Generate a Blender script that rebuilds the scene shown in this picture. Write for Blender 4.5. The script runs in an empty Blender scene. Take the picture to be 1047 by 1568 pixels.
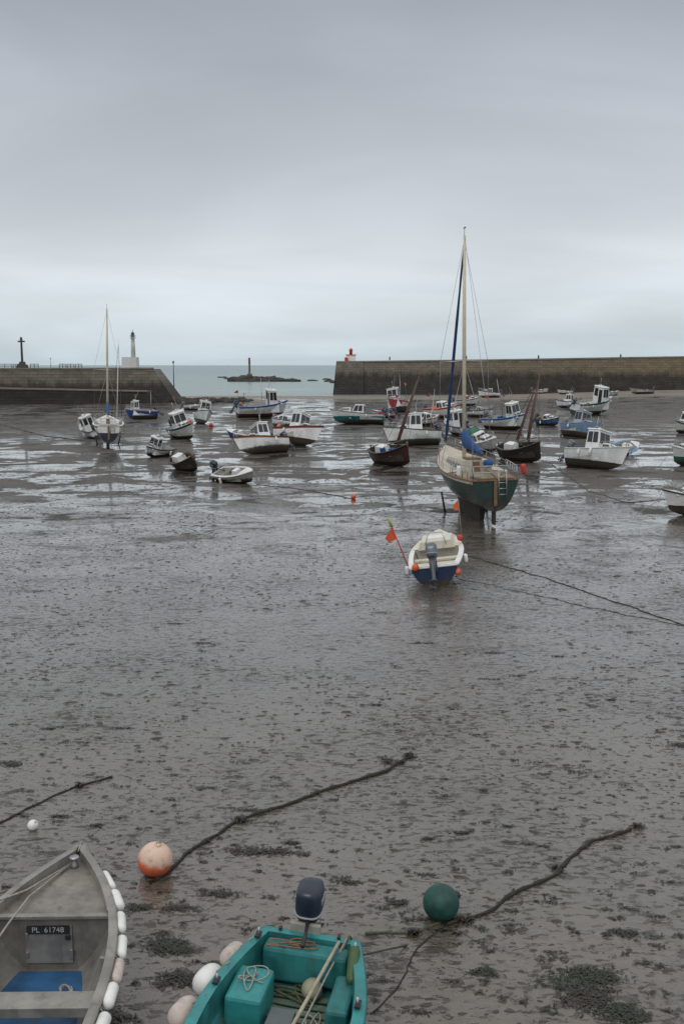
import bpy, math, random
from mathutils import Vector, Matrix, noise
pi=math.pi
R=random.Random(11)
D=bpy.data
scene=bpy.context.scene
COL=scene.collection
CH=6.0
PITCH=math.atan(225/1524.0)
FP=1524.0

# ------------------------------------------------------------------ terrain
def sstep(a,b,x):
    t=max(0,min(1,(x-a)/(b-a))); return t*t*(3-2*t)
def gz(x,y):
    z=1.25*sstep(15,75,x)*sstep(110,205,y)
    z-=1.6*sstep(196,225,y)
    return z
def survey(u,v,z=0.0):
    """ground position measured from the photograph (1047x1568 plan), height z"""
    a=(u-523.5)/FP; b=(784-v)/FP
    dz=b*math.cos(PITCH)-math.sin(PITCH)
    dy=b*math.sin(PITCH)+math.cos(PITCH)
    t=(CH-z)/(-dz)
    return Vector((a*t,dy*t,z))

# ------------------------------------------------------------------ materials
MC={}
def newmat(name):
    m=D.materials.new(name); m.use_nodes=True
    nt=m.node_tree; b=nt.nodes['Principled BSDF']
    return m,nt,b
def nd(nt,t,**k):
    n=nt.nodes.new(t)
    for a,v in k.items(): setattr(n,a,v)
    return n
def mth(nt,op,a,b=None,c=None,clamp=False):
    n=nd(nt,'ShaderNodeMath',operation=op); n.use_clamp=clamp
    for i,x in enumerate((a,b,c)):
        if x is None: continue
        if isinstance(x,(int,float)): n.inputs[i].default_value=x
        else: nt.links.new(x,n.inputs[i])
    return n.outputs[0]
def mrange(nt,v,a,b,c=0,d=1,smooth=True):
    n=nd(nt,'ShaderNodeMapRange'); n.interpolation_type='SMOOTHSTEP' if smooth else 'LINEAR'
    nt.links.new(v,n.inputs[0])
    for i,x in zip((1,2,3,4),(a,b,c,d)):
        if isinstance(x,(int,float)): n.inputs[i].default_value=x
        else: nt.links.new(x,n.inputs[i])
    return n.outputs[0]
def mixc(nt,f,a,b,bt='MIX'):
    n=nd(nt,'ShaderNodeMix',data_type='RGBA',blend_type=bt)
    for i,x in ((0,f),(6,a),(7,b)):
        if isinstance(x,(int,float)): n.inputs[i].default_value=x
        elif isinstance(x,(tuple,list)): n.inputs[i].default_value=(x[0],x[1],x[2],1)
        else: nt.links.new(x,n.inputs[i])
    return n.outputs[2]
def noi(nt,vec,scale,detail=4,rough=.55,dist=0):
    n=nd(nt,'ShaderNodeTexNoise'); n.inputs['Scale'].default_value=scale
    n.inputs['Detail'].default_value=detail; n.inputs['Roughness'].default_value=rough
    n.inputs['Distortion'].default_value=dist
    if vec is not None: nt.links.new(vec,n.inputs['Vector'])
    return n.outputs['Fac']
def mapping(nt,vec,scale=(1,1,1),loc=(0,0,0),rot=(0,0,0)):
    n=nd(nt,'ShaderNodeMapping'); n.inputs['Scale'].default_value=scale
    n.inputs['Location'].default_value=loc; n.inputs['Rotation'].default_value=rot
    nt.links.new(vec,n.inputs['Vector']); return n.outputs[0]
def bumpn(nt,h,strength,dist,b,inp='Normal'):
    n=nd(nt,'ShaderNodeBump'); n.inputs['Strength'].default_value=strength
    n.inputs['Distance'].default_value=dist
    nt.links.new(h,n.inputs['Height']); nt.links.new(n.outputs[0],b.inputs[inp])
def mat(name,col,rough=.45,metal=0.0,var=.18,scale=5,grime=.25,wl=None,anti=(.05,.03,.03),bump=0,mud=0.0):
    key=(name,col,rough,metal,var,scale,grime,wl,anti,bump,mud)
    if key in MC: return MC[key]
    m,nt,b=newmat(name); MC[key]=m
    tc=nd(nt,'ShaderNodeTexCoord').outputs['Object']
    n1=noi(nt,tc,scale,5,.6)
    c=mixc(nt,mrange(nt,n1,.3,.7),tuple(x*(1-var) for x in col),tuple(min(1,x*(1+var*.5)) for x in col))
    sp=nd(nt,'ShaderNodeSeparateXYZ'); nt.links.new(tc,sp.inputs[0])
    if wl is not None:
        zz=mth(nt,'ADD',sp.outputs[2],mth(nt,'MULTIPLY',noi(nt,tc,3,3),.04))
        c=mixc(nt,mrange(nt,zz,wl+.01,wl+.035),mixc(nt,mrange(nt,noi(nt,tc,4,5),.35,.65),tuple(x*.55 for x in anti),anti),c)
    if grime>0:
        st=noi(nt,mapping(nt,tc,(5,5,.9)),1.6,6,.65)
        c=mixc(nt,mrange(nt,st,.5,.85,0,grime),c,(.07,.055,.035))
    if mud>0:
        zz=mth(nt,'ADD',sp.outputs[2],mth(nt,'MULTIPLY',noi(nt,tc,5,5),-.35))
        c=mixc(nt,mrange(nt,zz,mud-.2,mud,1,0),c,(.055,.043,.032))
    nt.links.new(c,b.inputs['Base Color'])
    b.inputs['Metallic'].default_value=metal
    nt.links.new(mrange(nt,n1,.2,.8,max(.05,rough-.12),min(1,rough+.15)),b.inputs['Roughness'])
    if bump: bumpn(nt,noi(nt,tc,scale*5,5),bump,.01,b)
    return m

GLASS=mat('cabin_glass',(.025,.03,.035),.12,0,.3,2,0)
STEEL=mat('galvanised_steel',(.42,.42,.42),.35,.8,.2,8,.2)
BLACK=mat('black_rubber',(.02,.02,.022),.5,0,.2,8,.1)
WHITE=mat('white_gelcoat',(.78,.78,.75),.35,0,.08,3,.35)
CREAM=mat('cream_paint',(.66,.62,.5),.4,0,.1,3,.4)
WOOD=mat('weathered_wood',(.2,.12,.065),.6,0,.35,6,.3,bump=.3)
GREYW=mat('grey_wood',(.22,.2,.165),.75,0,.3,6,.3,bump=.3)
ORANGE=mat('orange_float',(.75,.12,.04),.45,0,.12,4,.3)
RED=mat('red_paint',(.5,.04,.03),.45,0,.15,4,.2)
BLUEC=mat('blue_canvas',(.02,.085,.25),.8,0,.2,6,.1,bump=.3)
ROPE=mat('rope_fibre',(.36,.34,.3),.85,0,.3,30,.3,bump=.5)
GROPE=mat('algae_rope',(.075,.085,.045),.85,0,.4,20,.3,bump=.5)
BLKROPE=mat('chain_weed',(.022,.02,.014),.7,0,.5,14,.3,bump=.6)
NAVYM=mat('outboard_cowling',(.018,.025,.045),.28,0,.2,3,.15)
GREYM=mat('outboard_leg',(.09,.1,.12),.35,.2,.2,5,.3)

# ------------------------------------------------------------------ mesh builder
class Mb:
    def __init__(s): s.v=[];s.f=[];s.m=[];s.sm=[];s.mats=[]
    def mi(s,m):
        if m not in s.mats: s.mats.append(m)
        return s.mats.index(m)
    def add(s,vs,fs,m,smooth=False):
        o=len(s.v); s.v+= [tuple(v) for v in vs]; k=s.mi(m)
        for f in fs:
            s.f.append([i+o for i in f]); s.m.append(k); s.sm.append(smooth)
    def box(s,c,sz,m,rot=None,top=1.0):
        c=Vector(c); x,y,z=[q/2 for q in sz]
        vs=[Vector((a*x*(top if k>0 else 1),b*y*(top if k>0 else 1),k*z)) for k in(-1,1) for a,b in((-1,-1),(1,-1),(1,1),(-1,1))]
        if rot is not None: vs=[rot@v for v in vs]
        s.add([v+c for v in vs],[(3,2,1,0),(4,5,6,7),(0,1,5,4),(1,2,6,5),(2,3,7,6),(3,0,4,7)],m)
    def prism(s,bq,tq,m):
        s.add(list(bq)+list(tq),[(3,2,1,0),(4,5,6,7),(0,1,5,4),(1,2,6,5),(2,3,7,6),(3,0,4,7)],m)
    def loft(s,rings,m,smooth=True,cap=True,closed=True):
        n=len(rings[0]); vs=[p for r in rings for p in r]; fs=[]
        for i in range(len(rings)-1):
            for j in range(n if closed else n-1):
                k=(j+1)%n
                fs.append((i*n+j,i*n+k,(i+1)*n+k,(i+1)*n+j))
        if cap and closed:
            fs.append(tuple(reversed(range(n)))); fs.append(tuple((len(rings)-1)*n+j for j in range(n)))
        s.add(vs,fs,m,smooth)
    def tube(s,pts,r,m,n=6,cap=True):
        pts=[Vector(p) for p in pts]; rings=[]
        for i,p in enumerate(pts):
            d=(pts[min(i+1,len(pts)-1)]-pts[max(i-1,0)])
            if d.length<1e-6: d=Vector((0,0,1))
            d.normalize()
            up=Vector((0,0,1)) if abs(d.z)<.9 else Vector((1,0,0))
            a=d.cross(up).normalized(); b=d.cross(a)
            rr=r[i] if isinstance(r,(list,tuple)) else r
            rings.append([p+(a*math.cos(2*pi*k/n)+b*math.sin(2*pi*k/n))*rr for k in range(n)])
        s.loft(rings,m,True,cap)
    def ell(s,c,r,m,nu=12,nv=8,rot=None,lump=0):
        c=Vector(c); rings=[]
        for i in range(nv+1):
            t=-pi/2+pi*i/nv; ring=[]
            for j in range(nu):
                a=2*pi*j/nu
                v=Vector((math.cos(t)*math.cos(a)*r[0],math.cos(t)*math.sin(a)*r[1],math.sin(t)*r[2]))
                if lump: v*=1+lump*noise.noise(v*3/max(r)+c)
                if rot is not None: v=rot@v
                ring.append(v+c)
            rings.append(ring)
        s.loft(rings,m,True,False)
    def lathe(s,prof,m,c=(0,0,0),n=14,rot=None,cap=True):
        c=Vector(c); rings=[]
        for r,z in prof:
            ring=[]
            for j in range(n):
                a=2*pi*j/n; v=Vector((r*math.cos(a),r*math.sin(a),z))
                if rot is not None: v=rot@v
                ring.append(v+c)
            rings.append(ring)
        s.loft(rings,m,True,cap)
    def capsule(s,a,b,r,m,n=10):
        a=Vector(a);b=Vector(b);d=(b-a);L=d.length
        rot=d.to_track_quat('Z','Y').to_matrix()
        pr=[(0.15*r,0),(.6*r,.12*r),(.92*r,.45*r),(r,.9*r),(r,L-.9*r),(.92*r,L-.45*r),(.6*r,L-.12*r),(.15*r,L)]
        s.lathe(pr,m,a,n,rot)
    def panel(s,q,u0,u1,v0,v1,off,m,frame=None):
        a,b,c,d=[Vector(p) for p in q]
        nrm=(b-a).cross(d-a).normalized()
        def P(u,v): return (a*(1-u)+b*u)*(1-v)+(d*(1-u)+c*u)*v
        def qd(u0,u1,v0,v1,off):
            return [P(u0,v0)+nrm*off,P(u1,v0)+nrm*off,P(u1,v1)+nrm*off,P(u0,v1)+nrm*off]
        s.prism(qd(u0,u1,v0,v1,-.005),qd(u0,u1,v0,v1,off),m)
    def build(s,name,parent=None,bevel=0,loc=None):
        me=D.meshes.new(name); me.from_pydata(s.v,[],s.f)
        for m in s.mats: me.materials.append(m)
        me.polygons.foreach_set('material_index',s.m)
        me.polygons.foreach_set('use_smooth',s.sm)
        me.update()
        o=D.objects.new(name,me); COL.objects.link(o)
        if parent: o.parent=parent
        if loc is not None: o.location=loc
        if bevel:
            b=o.modifiers.new('bevel','BEVEL'); b.width=bevel; b.segments=2; b.limit_method='ANGLE'; b.angle_limit=math.radians(40)
        return o
def empty(name):
    e=D.objects.new(name,None); COL.objects.link(e); e.empty_display_size=.3; return e
def place(e,x,y,head,heel=0,pitch=0,sink=.05,z=None):
    M=Matrix.Rotation(math.radians(head),4,'Z')@Matrix.Rotation(-math.radians(pitch),4,'Y')@Matrix.Rotation(math.radians(heel),4,'X')
    mn=min((M@v.co).z for c in e.children if c.type=='MESH' and c.name.startswith(('hull','keel','leg')) for v in c.data.vertices)
    e.matrix_world=Matrix.Translation((x,y,(gz(x,y) if z is None else z)-mn-sink))@M

# ------------------------------------------------------------------ hull
ZF=[0,.05,.12,.22,.35,.5,.64,.76,.86,.93,1]
class Hull:
    def __init__(s,L,B,s0,s1,ws=.8,bowp=2.2,kr=.3,rake=.25,n0=2.8,bmin=.015,sag=0):
        s.__dict__.update(L=L,B=B,s0=s0,s1=s1,ws=ws,bowp=bowp,kr=kr,rake=rake,n0=n0,bmin=bmin,sag=sag)
    def b(s,t):
        f=s.ws+(1-s.ws)*math.sin(t/.4*pi/2) if t<.4 else 1-((t-.4)/.6)**s.bowp
        return max(s.B/2*f,s.bmin)
    def sh(s,t): return s.s0+(s.s1-s.s0)*t*t-s.sag*math.sin(pi*t)
    def x(s,t): return -s.L/2+s.L*t
    def pt(s,t,zf,side=1):
        k=s.kr*s.s1*max(0,(t-.6)/.4)**2
        z=k+(s.sh(t)-k)*zf
        w=t**2.5
        n=s.n0*(1-w)+1.2*w; m=1.5*(1-w)+1.05*w
        y=s.b(t)*(1-(1-zf)**m)**(1/n)*(1-.08*(1-zf))
        return Vector((s.x(t)+s.rake*(zf-1)*t**4,side*y,z))
    def make(s,parent,mh,mi,md,mst,mrub,td=.6,fl=.3,wall=.06,drop=0,camber=.05,rubr=.03,N=24,bands=2):
        mb=Mb(); ts=[i/N for i in range(N+1)]
        for side in(1,-1):
            for j in range(len(ZF)-1):
                r=[[s.pt(t,ZF[j],side),s.pt(t,ZF[j+1],side)] for t in ts]
                vs=[p for q in r for p in q]; fs=[]
                for i in range(N):
                    f=(2*i,2*i+2,2*i+3,2*i+1); fs.append(f if side>0 else f[::-1])
                mb.add(vs,[tuple(reversed(f)) for f in fs],mst if j>=len(ZF)-1-bands else mh,True)
        tr=[s.pt(0,z,1) for z in ZF]+[s.pt(0,z,-1) for z in reversed(ZF[1:])]
        mb.add(tr,[tuple(range(len(tr)))],mh)
        h=mb.build('hull',parent)
        import bmesh
        bm=bmesh.new(); bm.from_mesh(h.data); bmesh.ops.remove_doubles(bm,verts=bm.verts,dist=.0015)
        bmesh.ops.recalc_face_normals(bm,faces=bm.faces)
        for e in bm.edges:
            if len(e.link_faces)==2 and e.calc_face_angle(0)>.7: e.smooth=False
        bm.to_mesh(h.data); bm.free()
        ib=Mb(); tin=[wall/s.L+ (td-wall/s.L)*i/14 for i in range(15)]
        def hw(t): return max(s.b(t)-wall,.01)
        for side in(1,-1):
            rows=[[Vector((s.x(t),side*(s.b(t)+.004),s.sh(t)+.003)) for t in tin],
                  [Vector((s.x(t),side*hw(t),s.sh(t)+.006)) for t in tin],
                  [Vector((s.x(t),side*max(hw(t)-.02,.01),(s.sh(t)+fl)/2)) for t in tin],
                  [Vector((s.x(t),side*max(hw(t)*.86,.01),fl)) for t in tin],
                  [Vector((s.x(t),0,fl)) for t in tin]]
            for a in range(4):
                n=len(tin); vs=rows[a]+rows[a+1]
                ib.add(vs,[(i,i+1,n+i+1,n+i) if side<0 else (n+i,n+i+1,i+1,i) for i in range(n-1)],mrub if a==0 else mi)
        t0=tin[0]
        z0=s.sh(0)
        ib.add([(s.x(0),-s.b(0),z0+.003),(s.x(0),s.b(0),z0+.003),(s.x(t0),s.b(t0),s.sh(t0)+.003),(s.x(t0),-s.b(t0),s.sh(t0)+.003)],[(0,1,2,3)],mrub)
        ib.add([(s.x(t0),-hw(t0),s.sh(t0)+.003),(s.x(t0),hw(t0),s.sh(t0)+.003),(s.x(t0),hw(t0)*.86,fl),(s.x(t0),-hw(t0)*.86,fl)],[(0,1,2,3)],mi)
        zt=s.sh(td)-drop
        if td<.98:
            ib.add([(s.x(td),-hw(td),zt),(s.x(td),hw(td),zt),(s.x(td),hw(td)*.86,fl),(s.x(td),-hw(td)*.86,fl)],[(3,2,1,0)],mi)
            td2=[td+(1-td)*i/10 for i in range(11)]; cols=[-1,-.6,-.2,.2,.6,1]; vs=[]
            for t in td2:
                for c in cols:
                    bb=s.b(t)-(wall if drop else -.003)
                    vs.append((s.x(t)-(.03 if drop else 0)*(t>.99),max(bb,.01)*c,s.sh(t)-drop+camber*(1-c*c)*(s.b(t)/(s.B/2))+.003))
            n=6
            ib.add(vs,[(i*n+j,(i+1)*n+j,(i+1)*n+j+1,i*n+j+1) for i in range(10) for j in range(5)],md,True)
            if drop:
                for side in(1,-1):
                    a=[(s.x(t),side*(s.b(t)+.004),s.sh(t)+.003) for t in td2]; b=[(s.x(t)-.02,side*max(s.b(t)-wall,.005),s.sh(t)+.006) for t in td2]; c=[(s.x(t)-.02,side*max(s.b(t)-wall-.004,.005),s.sh(t)-drop-.01) for t in td2]
                    n=len(a)
                    ib.add(a+b+c,[(i,i+1,n+i+1,n+i) for i in range(n-1)]+[(n+i,n+i+1,2*n+i+1,2*n+i) for i in range(n-1)],mrub)
        ib.build('deck_and_cockpit',parent)
        rb=Mb()
        for side in(1,-1):
            rb.tube([Vector((s.x(t),side*(s.b(t)+rubr*.3),s.sh(t)-rubr*.8)) for t in ts],rubr,mrub,6)
        rb.tube([(s.x(0)-.01,-s.b(0),z0-rubr),(s.x(0)-.01,s.b(0),z0-rubr)],rubr,mrub,6)
        rb.build('rubbing_strake',parent)

def outboard(parent,x,y,z,sc=1.0,cow=None,leg=None,tilt=0,name='outboard_motor',seg=16):
    cow=cow or NAVYM; leg=leg or GREYM
    mb=Mb()
    T=Matrix.Translation((x,y,z))@Matrix.Rotation(math.radians(tilt),4,'Y')
    def rr(cx,cz,lx,ly,p=3.0):
        out=[]
        for j in range(seg):
            a=2*pi*j/seg; c=math.cos(a); d=math.sin(a)
            out.append(T@Vector((cx+lx*math.copysign(abs(c)**(2/p),c),ly*math.copysign(abs(d)**(2/p),d),cz)))
        return out
    S=sc
    prof=[(-.20,.10,.13,.09),(-.20,.13,.175,.125),(-.20,.22,.19,.14),(-.20,.33,.185,.135),(-.195,.40,.17,.125),(-.18,.435,.14,.10),(-.175,.445,.08,.055)]
    mb.loft([rr(a*S,b*S,c*S,d*S) for a,b,c,d in prof],cow)
    mb.loft([rr(a*S,b*S,c*S,d*S) for a,b,c,d in [(-.2,.165,.192,.142),(-.2,.185,.195,.145)]],mat('cowling_band',(.35,.36,.37),.35,0,.1,4,.2))
    for sd in(1,-1):
        mb.box(T@Vector((-.2*S,sd*.137*S,.30*S)),(.16*S,.012*S,.05*S),mat('cowling_badge',(.3,.32,.35),.35),T.to_3x3())
    mb.box(T@Vector((-.385*S,0,.30*S)),(.014*S,.12*S,.05*S),mat('cowling_badge',(.3,.32,.35),.35),T.to_3x3())
    mb.loft([rr(a*S,b*S,c*S,d*S,2.2) for a,b,c,d in [(-.19,.12,.11,.09),(-.2,-.1,.085,.06),(-.21,-.4,.075,.045),(-.22,-.55,.08,.04)]],leg)
    mb.loft([rr(a*S,b*S,c*S,d*S,2.2) for a,b,c,d in [(-.27,-.45,.16,.09),(-.27,-.475,.16,.09)]],leg)
    g=[T@Vector(((-.36+.30*i/6)*S,0,-.62*S)) for i in range(7)]
    mb.tube(g,[.02*S,.05*S,.055*S,.055*S,.05*S,.035*S,.012*S],leg,10)
    mb.prism([T@Vector(p)*1 for p in [(-.30*S,-.008,-.62*S),(-.15*S,-.008,-.62*S),(-.15*S,.008,-.62*S),(-.30*S,.008,-.62*S)]],[T@Vector(p) for p in [(-.30*S,-.005,-.78*S),(-.24*S,-.005,-.78*S),(-.24*S,.005,-.78*S),(-.30*S,.005,-.78*S)]],leg)
    for k in range(3):
        a=2*pi*k/3+.4
        c=Vector((0,math.cos(a),math.sin(a))); e=Vector((.35,-math.sin(a),math.cos(a))).normalized()
        hub=Vector((-.37*S,0,-.62*S))
        ps=[hub+c*.02*S-e*.02*S,hub+c*.11*S-e*.05*S,hub+c*.12*S+e*.03*S,hub+c*.02*S+e*.02*S]
        mb.add([T@p for p in ps]+[T@(p+Vector((.006,0,0))) for p in ps],[(0,1,2,3),(7,6,5,4),(0,4,5,1),(1,5,6,2),(2,6,7,3)],BLACK)
    for sd in(1,-1): mb.box(T@Vector((-.05*S,sd*.07*S,-.02*S)),(.12*S,.03*S,.26*S),leg)
    mb.tube([T@Vector((-.1*S,-.09*S,.02*S)),T@Vector((-.1*S,.09*S,.02*S))],.025*S,leg,8)
    mb.tube([T@Vector((-.02*S,.02*S,.15*S)),T@Vector((.2*S,.05*S,.18*S)),T@Vector((.42*S,.07*S,.22*S))],[.02*S,.018*S,.022*S],BLACK,8)
    return mb.build(name,parent)

def cabin(mb,x0,x1,w0,z0,z1,rf,rb,tw,m,roof=None,win=True,over=.08,nside=2,v0=.45,v1=.88):
    h=w0/2; k=h-tw
    A=[(x0,-h,z0),(x1,-h,z0),(x1,h,z0),(x0,h,z0)]
    T=[(x0+rb,-k,z1),(x1-rf,-k,z1),(x1-rf,k,z1),(x0+rb,k,z1)]
    mb.prism(A,T,m)
    if roof: mb.prism([(x0+rb-over,-k-.05,z1),(x1-rf+over,-k-.05,z1),(x1-rf+over,k+.05,z1),(x0+rb-over,k+.05,z1)],
                      [(x0+rb-over+.04,-k,z1+.07),(x1-rf+over-.06,-k,z1+.06),(x1-rf+over-.06,k,z1+.06),(x0+rb-over+.04,k,z1+.07)],roof)
    if win:
        SR=[A[0],A[1],T[1],T[0]]; SL=[A[2],A[3],T[3],T[2]]; FR=[A[1],A[2],T[2],T[1]]; BK=[A[3],A[0],T[0],T[3]]
        for q in(SR,SL):
            for i in range(nside):
                a=.08+i*.86/nside; mb.panel(q,a,a+.86/nside-.06,v0,v1,.012,GLASS)
        mb.panel(FR,.07,.48,v0,v1,.012,GLASS); mb.panel(FR,.52,.93,v0,v1,.012,GLASS)
        if z1-z0>.7:
            mb.panel(BK,.55,.9,.05,.88,.012,GLASS); mb.panel(BK,.1,.45,v0,v1,.012,GLASS)
        else: mb.panel(BK,.38,.62,.1,.9,.012,WOOD)

def rails(parent,H,t0,t1,h,m=STEEL,r=.016,mid=True,name='guard_rail',inset=.06,join=True):
    mb=Mb(); n=9; ts=[t0+(t1-t0)*i/n for i in range(n+1)]
    sides=[]
    for side in(1,-1):
        top=[Vector((H.x(t)-(.05 if t>.95 else 0),side*max(H.b(t)-inset,.03),H.sh(t)+h)) for t in ts]
        mb.tube(top,r,m,5)
        if mid: mb.tube([p-Vector((0,0,h*.5)) for p in top],r*.7,m,5)
        for i in range(0,n+1,2): mb.tube([top[i],top[i]-Vector((0,0,h))],r,m,5)
        sides.append(top)
    if join: mb.tube([sides[0][-1],sides[1][-1]],r,m,5)
    mb.build(name,parent)

def fender(mb,p,L=.35,r=.08,m=None): 
    p=Vector(p); mb.capsule(p,p-Vector((0,0,L)),r,m or WHITE,8)

# ------------------------------------------------------------------ generic beached boat
def boat(name,u,v,px,head,heel,kind,hc,anti,stc=None,hk=1.0,cab=None,motor=True,ratio=.40,pitch=0,wlk=.42,extra=(),deckc=None,rough=.4,ex=.8,grow=1.15):
    P=survey(u,v); dep=P.y*math.cos(PITCH)+CH*math.sin(PITCH)
    w=px*dep/FP; h=math.radians(head)
    L=w/(abs(math.cos(h))+ratio*abs(math.sin(h)))*grow
    L=max(2.8,min(9.5,L)); B=ratio*L
    hk*=1.45
    s0=.155*L*hk; s1=.225*L*hk
    e=empty(name)
    wood=kind=='wood'
    H=Hull(L,B,s0,s1,ws=.45 if wood else .84,bowp=2.0 if wood else 2.4,kr=.25,rake=.05*L if wood else .09*L,n0=2.0 if wood else 2.3,sag=.02*L if wood else 0)
    mh=mat('hull_paint',hc,rough,0,.14,2,.45,wl=wlk*s0,anti=anti,mud=.3)
    ms=mat('sheer_stripe',stc,.4,0,.12,3,.3) if stc else mh
    dk=mat('deck_gelcoat',deckc or (.70,.70,.67),.45,0,.12,3,.45)
    inn=mat('cockpit_liner',(.45,.45,.42),.55,0,.25,3,.6) if not wood else mat('tarred_timber',(.06,.045,.035),.7,0,.4,5,.4)
    if wood: dk=inn
    rub=BLACK if (R.random()<.4 and not wood) else (ms if stc else dk)
    td={'wheel':.5,'fwd':.62,'cruiser':.42,'open':.72,'wood':.86,'sloop':.35}[kind]
    H.make(e,mh,inn,dk,ms,rub,td=td,fl=s0*.45,wall=.08,rubr=.035,bands=2)
    c=Mb(); cm=mat('cabin_gelcoat',cab or (.74,.74,.72),.4,0,.1,3,.4); f=Mb()
    zs=H.sh(td)
    if kind in('wheel','fwd'):
        x0=H.x(td)-.02*L; wl=.26*L if kind=='wheel' else .2*L
        if kind=='wheel': x0=H.x(.34)
        W=B*.7; z0=s0*.5
        top=s0+.24*L*hk**.5
        cabin(c,x0,x0+wl,W,z0,top,.07*L,-.01*L,.07,cm,roof=cm,v0=.56,v1=.92,nside=2)
        cabin(c,x0+wl-.02,min(x0+wl+.2*L,H.x(.88)),W*.8,H.sh(.6)-.02,H.sh(.6)+.085*L,.12*L,0,.12,cm,nside=1,v0=.3,v1=.7)
        rails(e,H,.6,.985,.35)
        f.tube([(x0+.1,0,top),(x0+.1,0,top+.35+.12*L)],.02,STEEL,5)
        f.ell((x0+.3,.1,top+.15),(.12,.12,.09),WHITE,8,6)
        f.tube([(x0+.05,-W*.3,top+.06),(x0+.4,-W*.3,top+.2),(x0+.4,W*.3,top+.2),(x0+.05,W*.3,top+.06)],.02,STEEL,5)
        f.tube([(x0+wl*.5,W*.2,top),(x0+wl*.5-.6,W*.3,top+.1+.28*L)],.012,STEEL,4)
    if kind=='cruiser':
        cabin(c,H.x(.36),H.x(.62),B*.7,s0*.55,s0+.17*L,.11*L,.0,.1,cm,roof=None,v0=.5,v1=.9,nside=2)
        cabin(c,H.x(.6),H.x(.86),B*.55,H.sh(.7)-.05,H.sh(.7)+.07*L,.14*L,0,.12,cm,nside=1,v0=.3,v1=.75)
        rails(e,H,.55,.985,.35)
    if kind=='open':
        for t in(.2,.45): f.box((H.x(t),0,s0*.8),(.25,B*.8,.05),GREYW)
        f.box((H.x(.55),0,s0*.9),(.35,.45,.5),cm,top=.8)
    if kind=='wood':
        for t in(.2,.42,.66): f.box((H.x(t),0,s0*.8),(.2,H.b(t)*1.8,.05),WOOD)
        f.box((H.x(.0)-.06,0,s0*.6),(.08,.06,s0*1.1),WOOD)
        f.tube([(H.x(1)+.02,0,H.s1+.12),(H.x(1)-.1,0,H.s1-.3)],.06,WOOD,6)
        f.box((H.x(.3),0,s0*.95),(.9,.6,.45),cm,top=.85)
        f.tube([(H.x(.2),B*.2,s0),(H.x(.95),-B*.05,H.s1+.25)],.035,WOOD,6)
    if kind=='sloop':
        cabin(c,H.x(.32),H.x(.72),B*.6,H.sh(.5)-.05,H.sh(.5)+.055*L,.13*L,.02,.15,cm,nside=3,v0=.35,v1=.75)
        rails(e,H,.1,.985,.45,r=.012)
    if c.v: c.build('wheelhouse' if kind in('wheel','fwd') else 'cabin',e)
    if motor: outboard(e,H.x(0)-.02,B*.0,s0*.95,1.0+.07*L,tilt=R.choice([0,25,40]),cow=R.choice([NAVYM,NAVYM,mat('grey_cowling',(.12,.13,.15),.3)]))
    for x in extra:
        k=x[0]
        if k=='buoy': f.ell((H.x(x[1]),x[2]*B/2,H.sh(x[1])+.12),(.17,.17,.19),x[3] if len(x)>3 else ORANGE,10,8)
        if k=='fender': fender(f,(H.x(x[1]),x[2]*(H.b(x[1])+.07),H.sh(x[1])-.02),m=x[3] if len(x)>3 else WHITE)
        if k=='pole': f.tube([(H.x(x[1]),x[2]*B/2,s0*.7),(H.x(x[1])+x[4],x[2]*B/2+x[5],x[3])],[.04,.02],x[6] if len(x)>6 else STEEL,5)
        if k=='mast':
            a=Vector((H.x(x[1]),x[2]*B/2,s0*.5)); b=a+Vector((x[4],x[5],x[3]))
            g=Mb(); r=x[6]; pale=len(x)>7
            g.tube([a,a+(b-a)*.5,b],[r,r*.85,r*.5],WHITE if pale else mat('varnished_spar',(.12,.075,.05),.5,0,.3,5,.3),8)
            if not pale: g.tube([a+(b-a)*.18+Vector((-.1,0,0)),a+(b-a)*.55+Vector((-.08,0,0)),a+(b-a)*.85+Vector((-.04,0,0))],[r*1.5,r*1.7,r*.9],mat('furled_sail',(.13,.06,.05),.85,bump=.3),7)
            for dx,dy in((L*.45,0),(-L*.4,0),(0,B*.45),(0,-B*.45)): g.tube([b-(b-a)*.05,Vector((dx,dy,s0*1.0))],.009,BLKROPE,4)
            g.build('mast_and_rigging',e)
        if k=='flag':
            X=H.x(x[1]);Y=x[2]*B/2
            f.tube([(X,Y,s0*.8),(X-.15,Y,x[3])],.018,GREYW,5)
            f.add([(X-.15,Y,x[3]),(X-.14,Y,x[3]-.4),(X-.4,Y+.1,x[3]-.35),(X-.65,Y+.02,x[3]-.3)],[(0,1,2,3)],x[4])
        if k=='arch':
            X=H.x(x[1]);b=B*.4;z=s0+.22*L
            f.tube([(X,-b,s0),(X+.1,-b*.95,z),(X+.1,b*.95,z),(X,b,s0)],.03,STEEL,6)
        if k=='canvas':
            X=H.x(x[1]); f.loft([[(X+a,-B*.3*q,s0*.9+.1),(X+a,-B*.3*q,s0+zz),(X+a,B*.3*q,s0+zz),(X+a,B*.3*q,s0*.9+.1)] for a,q,zz in((-.5,.8,.5),(0,1,.95),(.5,.9,.5))],x[2],True)
        if k=='clutter':
            for i in range(x[1]):
                X=H.x(R.uniform(.06,td-.08)); Y=R.uniform(-.3,.3)*B; s_=R.uniform(.15,.35)
                mm=R.choice([ORANGE,BLUEC,GREYW,WHITE,BLACK,RED,GREYW,BLUEC,mat('crate_green',(.03,.15,.08),.5)])
                if R.random()<.5: f.box((X,Y,s0*.5+s_*.6+.3),(s_*1.4,s_,s_),mm,Matrix.Rotation(R.random()*3,3,'Z'))
                else: f.ell((X,Y,s0*.5+s_*.6+.3),(s_*.7,s_*.6,s_*.5),mm,8,6)
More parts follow.
